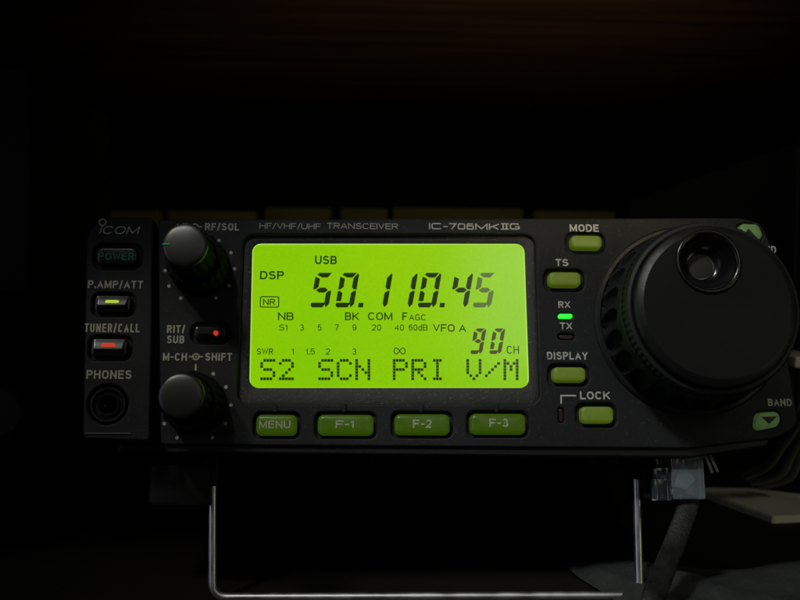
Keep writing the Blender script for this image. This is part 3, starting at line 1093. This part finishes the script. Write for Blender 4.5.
# front cap with an opening for the finger dimple
fp = P(708.5, 261.5, HD) - Vector((dc.x, dc.y, 0))
RDI = 7.0
loops = []
seg = 128
FACE_R = 16.0
lathe('cap_edge', [(18.35, 14.4), (18.35, HD - 1.3), (18.2, HD - .85), (17.8, HD - .5), (16.6, HD - .02)], M_KNOB, DIAL, (0, 0, 0), 160, smooth=25)
plate('dial_face', [circle(0, 0, 16.62, 160), circle(fp.x, fp.y, RDI, 72)], HD - 1.4, HD, 0.03, M_DIALF, DIAL)
M_DISH = mat('worn_black_plastic', (0.007, 0.007, 0.008), 0.20, rvary=0.05, bump=0.06, bscale=2000)
DIM = lathe('finger_dimple', [(RDI + .5, -.9), (RDI + .5, .05), (RDI + .35, .40), (RDI + .05, .5), (RDI - .4, .42), (RDI - .75, .1), (RDI - .9, -.5), (RDI - 1.15, -1.5), (RDI - 1.7, -2.9), (RDI - 2.5, -4.1), (RDI - 3.3, -4.8), (3.2, -5.0), (2.95, -5.05), (2.75, -5.05)],
            M_DISH, DIAL, (fp.x, fp.y, HD), 96, smooth=60)
lathe('dimple_floor', [(2.76, -5.0), (2.4, -4.94), (0, -4.9)], mat('dish_floor_plastic', (0.028, 0.028, 0.025), 0.55, spec=0.3), DIM, (0, 0, 0), 48)

# --- wire stand and its mounts
def SZP(px, py, z=-14):
    return P(px, py, z) * MM


wl, wr, wb = P(212.5, 470, -14), P(637, 470, -14), P(300, 597, -14)
br = 3.4
pts = [Vector((wl.x, wl.y + 4, -14)), Vector((P(212.5, 540, -14).x, P(212.5, 540, -14).y, -14))]
c1 = Vector((P(213, 570, -14).x + br, wb.y + br))
for i in range(9):
    a = math.pi + i / 8 * math.pi / 2
    pts.append(Vector((c1.x + br * math.cos(a), c1.y + br * math.sin(a), -14)))
xr = P(638.5, 570, -14).x
c2 = Vector((xr - br, wb.y + br))
for i in range(9):
    a = 1.5 * math.pi + i / 8 * math.pi / 2
    pts.append(Vector((c2.x + br * math.cos(a), c2.y + br * math.sin(a), -14)))
pts.append(Vector((P(637.5, 520, -14).x, P(637.5, 520, -14).y, -14)))
pts.append(Vector((wr.x, wr.y + 4, -14)))
tube('wire_stand', [p * MM for p in pts], 1.05 * MM, M_CHROME, ROOT, 20)
for x0, x1, nm in ((150, 211, 0), (640, 664, 1)):
    cx, cy, hx, hy = prect(x0, 466, x1, 506 if nm == 0 else 500, -13)
    mb = [[(x, y, z) for x, y in rr(cx, cy + dy, hx - d, hy, 1.2)] for z, d, dy in ((-26, .4, 0), (-12.6, 0, 0), (-11.6, .3, .1), (-11.3, 1.0, .3))]
    loft('stand_mount', mb, M_MOUNT, ROOT, (cx, cy, -20), cap0=True)
for x0, x1, y1 in ((204, 218, 486), (630, 645, 479)):
    cx, cy, hx, hy = prect(x0, 452, x1, y1, -12)
    bm = bmesh.new()
    box_bm(bm, (cx - hx, cy - hy, -15.5), (cx + hx, cy + hy, -12), og=(cx, cy, -15), scale=MM, bev=.6)
    bm_obj('stand_pivot', bm, M_MOUNT, ROOT, Vector((cx, cy, -15)) * MM)
# spring clip under the front edge, right of the plug
clip = bmesh.new()
for (a, b) in (((703.5, 452), (712, 473)), ((708, 452), (717.5, 472))):
    pa, pb = P(*a, -6), P(*b, -6)
    dx = Vector((0.32, 0.12, 0))
    vs = []
    for z in (-.35, .35):
        for q in (pa - dx, pa + dx, pb + dx, pb - dx):
            vs.append(clip.verts.new((q + Vector((0, 0, z))) * MM))
    for f in ((0, 1, 2, 3), (4, 5, 6, 7), (0, 1, 5, 4), (1, 2, 6, 5), (2, 3, 7, 6), (3, 0, 4, 7)):
        clip.faces.new([vs[i] for i in f])
bm_obj('spring_clip', clip, M_STEEL, ROOT)

# ------------------------------------------------------------------ plug and cable
pz = -7.0
pb0 = P(690, 499, pz)
PLUG = thing('plug_cable', 'clear modular plug on a dark flat cable, hanging under the front panel', 'cable', W(pb0))
PLUG.rotation_euler = TOW.to_euler()


def pbox(bm, x0, y0, x1, y1, za, zb, bev=.25):
    cx, cy, hx, hy = prect(x0, y0, x1, y1, zb)
    box_bm(bm, (cx - hx, cy - hy, za), (cx + hx, cy + hy, zb), og=pb0, scale=MM, bev=bev)


bm = bmesh.new()
pbox(bm, 672, 446, 704.5, 499.5, -11, -4.5, .35)
bm_obj('plug_body', bm, M_PLUG, PLUG)
bm = bmesh.new()
pbox(bm, 657.5, 478.5, 671.6, 500.5, -10, -4.7, .25)
pbox(bm, 657.0, 467.5, 671.6, 478.2, -9.5, -5.4, .2)
pbox(bm, 661.5, 455, 671.6, 467.2, -9.5, -5.0, .2)
bm_obj('plug_shoulder', bm, M_PLUGB, PLUG)
bm = bmesh.new()
for x in (673.5, 679, 685, 691, 697):
    pbox(bm, x, 448, x + 2.6, 466, -10, -9.3, .05)
bm_obj('plug_contacts', bm, M_GOLD, PLUG)
bm = bmesh.new()
pbox(bm, 684, 445, 698, 460, -9.2, -6.4, .2)
bm_obj('contact_carrier', bm, mat('milky_polycarbonate', (0.34, 0.42, 0.46), 0.4), PLUG)
bm = bmesh.new()
vs = [bm.verts.new((P(x, y, z) - pb0) * MM) for z in (-8.6, -6.6) for x, y in ((673, 486), (681, 463), (694, 480), (686, 489))]
for f in ((3, 2, 1, 0), (4, 5, 6, 7), (0, 1, 5, 4), (1, 2, 6, 5), (2, 3, 7, 6), (3, 0, 4, 7)):
    bm.faces.new([vs[i] for i in f])
bm_obj('plug_wedge', bm, mat('frosted_polycarbonate', (0.20, 0.25, 0.28), 0.5), PLUG)
cp = [P(690, 497, -8), P(686, 512, -6), P(676, 540, -2), P(668, 560, 3), P(661, 578, 9), P(654, 596, 14), P(648, 625, 18)]
cpts = spline([W(p) - W(pb0) for p in cp], 8)
iv = R3.inverted()
cpts = [iv @ p for p in cpts]
tube('flat_cable', cpts, 2.45 * MM, M_CABLE, PLUG, 20, flat=(1.0, .36))

# ------------------------------------------------------------------ dark cloth at the lower right
def hgt(u, v):
    """height (m) of the crumpled cloth at u (0..1 left to right), v (0..1 front to back)"""
    e = min(1, u / .08) * min(1, (1 - u) / .03 + .4)
    e *= math.sin(math.pi * min(1, max(0, v * .9 + .1))) ** .5
    h = .0030 + .0014 * math.sin(u * 7.0 + .6) + .0010 * math.sin(u * 13 + v * 5) + .0022 * math.exp(-((u - .62) / .16) ** 2)
    return e * h


ca_, cb_ = on_plane(612, 598, 2, 0.004), on_plane(830, 598, 2, 0.004)
bm = bmesh.new()
NX, NY = 90, 50
rnd = random.Random(3)
grid = []
x0c, x1c, y0c, y1c = ca_.x, cb_.x + .02, ca_.y - .012, ca_.y + .034
for j in range(NY):
    row = []
    for i in range(NX):
        u, v = i / (NX - 1), j / (NY - 1)
        ed = i in (0, NX - 1) or j in (0, NY - 1)
        x = x0c + (x1c - x0c) * u + .003 * math.sin(v * 5 + u * 3)
        y = y0c + (y1c - y0c) * v + .004 * math.sin(u * 9)
        z = 0.0008 if ed else max(.001, hgt(u, v) + rnd.uniform(-.00022, .00022))
        row.append(bm.verts.new((x - x0c, y - y0c, z)))
    grid.append(row)
for j in range(NY - 1):
    for i in range(NX - 1):
        bm.faces.new((grid[j][i], grid[j][i + 1], grid[j + 1][i + 1], grid[j + 1][i]))
M_CLOTH = mat('dark_flecked_felt', (0.034, 0.037, 0.037), 0.95, spec=.1, bump=.8, bscale=1500, vary=.2, vscale=90, speck=.8, speck_col=(.075, .08, .075))
o = bm_obj('felt_cloth', bm, M_CLOTH, loc=(x0c, y0c, 0), smooth=180)
tag(o, 'dark grey flecked cloth lying crumpled on the table below the clear plug', 'cloth')

# ------------------------------------------------------------------ things beside and behind
# beige board on the right
zb_ = CW.z - 0.078
fc = on_plane(773, 516.5, 2, zb_)
bq = [fc, on_plane(840, 513.5, 2, zb_), on_plane(850, 500, 2, zb_), on_plane(752, 488, 2, zb_), on_plane(690, 487, 2, zb_)]
og = Vector((fc.x, fc.y, zb_ - .004))
bm = bmesh.new()
tv = [bm.verts.new(p - og) for p in bq]
bv = [bm.verts.new(p - og - Vector((0, 0, .0032))) for p in bq]
bm.faces.new(tv)
bm.faces.new(list(reversed(bv)))
for i in range(5):
    j = (i + 1) % 5
    bm.faces.new((tv[i], tv[j], bv[j], bv[i]))
bmesh.ops.bevel(bm, geom=list(bm.edges), offset=.0004, segments=2, affect='EDGES')
o = bm_obj('thin_board', bm, M_BOARD, loc=og, smooth=30)
tag(o, 'thin beige board sticking out at the right, beyond the clear plug', 'board')

# cream cables beyond the right end of the set
yb_ = 0.05
CC = [((806, 404), (797, 424), (781, 447), (767, 466), (745, 476)), ((812, 414), (799, 438), (790, 456), (780, 474), (752, 482)), ((815, 428), (803, 446), (797, 462), (788, 478), (760, 486))]
LB = ['cream cable hugging the lower right corner of the transceiver, innermost of three', 'cream cable between the inner and outer cream cables at the right edge', 'cream cable farthest out from the transceiver at the lower right edge']
for (pix, lb, dy) in zip(CC, LB, (0, .006, .012)):
    pp = spline([on_plane(x, y, 1, yb_ + dy + .01 * k) for k, (x, y) in enumerate(pix)], 8)
    o = tube('signal_cable', pp, (.0015), M_CREAM, None, 14, origin=pp[0])
    tag(o, lb, 'cable', 'cream cables at the right edge')
# pale block showing at the right edge of the picture
a, b = on_plane(795, 368.5, 1, .06), on_plane(830, 357, 1, .06)
bm = bmesh.new()
box_bm(bm, (0, 0, 0), (b.x - a.x, .03, b.z - a.z), bev=.0006)
o = bm_obj('connector_block', bm, mat('pale_plastic', (0.42, 0.40, 0.32), 0.5), loc=a)
tag(o, 'pale block peeping out at the right edge beside the big dial', 'block')

# ochre cartons in a row behind the set, only their upper edges show
yk = 0.30
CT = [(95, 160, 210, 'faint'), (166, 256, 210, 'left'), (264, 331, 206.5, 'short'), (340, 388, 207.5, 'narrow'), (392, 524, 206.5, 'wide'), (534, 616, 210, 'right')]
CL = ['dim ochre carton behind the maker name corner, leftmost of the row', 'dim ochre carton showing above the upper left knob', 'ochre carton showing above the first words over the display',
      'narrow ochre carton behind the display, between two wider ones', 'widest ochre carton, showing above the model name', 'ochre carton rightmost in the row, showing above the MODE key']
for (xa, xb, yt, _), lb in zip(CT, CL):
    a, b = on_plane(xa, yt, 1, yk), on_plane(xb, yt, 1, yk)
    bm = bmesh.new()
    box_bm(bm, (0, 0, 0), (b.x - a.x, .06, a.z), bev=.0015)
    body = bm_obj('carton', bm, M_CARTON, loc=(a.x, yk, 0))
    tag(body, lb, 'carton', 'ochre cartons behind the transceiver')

# dark cabinet on the right behind the set
yq = 0.16
p0, p1, p2 = on_plane(628, 200, 1, yq + .16), on_plane(800, 140, 1, yq), on_plane(860, 119, 1, yq)
bm = bmesh.new()
vs0 = [Vector((p0.x, p0.y, 0)), Vector((p1.x, p1.y, 0)), Vector((p1.x + .25, p1.y + .05, 0)), Vector((p0.x + .25, p0.y + .05, 0))]
ztop = p1.z
og = vs0[0].copy()
lo = [bm.verts.new(v - og) for v in vs0]
hi = [bm.verts.new(Vector((v.x, v.y, z)) - og) for v, z in zip(vs0, (p0.z, p1.z, p1.z + .02, p0.z + .01))]
bm.faces.new(hi)
bm.faces.new(list(reversed(lo)))
for i in range(4):
    bm.faces.new((lo[i], lo[(i + 1) % 4], hi[(i + 1) % 4], hi[i]))
bmesh.ops.bevel(bm, geom=list(bm.edges), offset=.002, segments=2, affect='EDGES')
o = bm_obj('cabinet', bm, M_DEVICE, loc=og, smooth=30)
tag(o, 'dark blue grey cabinet with a sloping top, behind the big dial', 'cabinet')

# dark boxes at the left edge
p = on_plane(31, 66, 1, .10)
pl_ = on_plane(-40, 44, 1, .02)
bm = bmesh.new()
box_bm(bm, (pl_.x - .1 - p.x, 0, 0), (0, .10, p.z - .0), bev=.002)
o = bm_obj('equipment_box', bm, M_DEVICE2, loc=(p.x, .10, 0))
tag(o, 'tall dark box at the far left edge, nearly invisible', 'box')
kc = on_plane(-4, 415, 1, .03)
KN = thing('dark_instrument', 'dark rounded instrument knob at the left edge beside the headphone jack', 'instrument', (kc.x - .03, .03, 0))
bm = bmesh.new()
box_bm(bm, (-.05, .012, 0), (.022, .09, kc.z + .03), bev=.002)
bm_obj('housing', bm, M_DEVICE2, KN)
k = lathe('control_knob', [(6.5, 0), (6.5, 9), (6.2, 10), (5.6, 10.6), (0, 10.8)], M_DEVICE2, KN, (0, 0, 0), 64, flute(18, .25, (1,), .6))
k.location = (.03, .012, kc.z)
k.rotation_euler = (math.pi / 2, 0, 0)
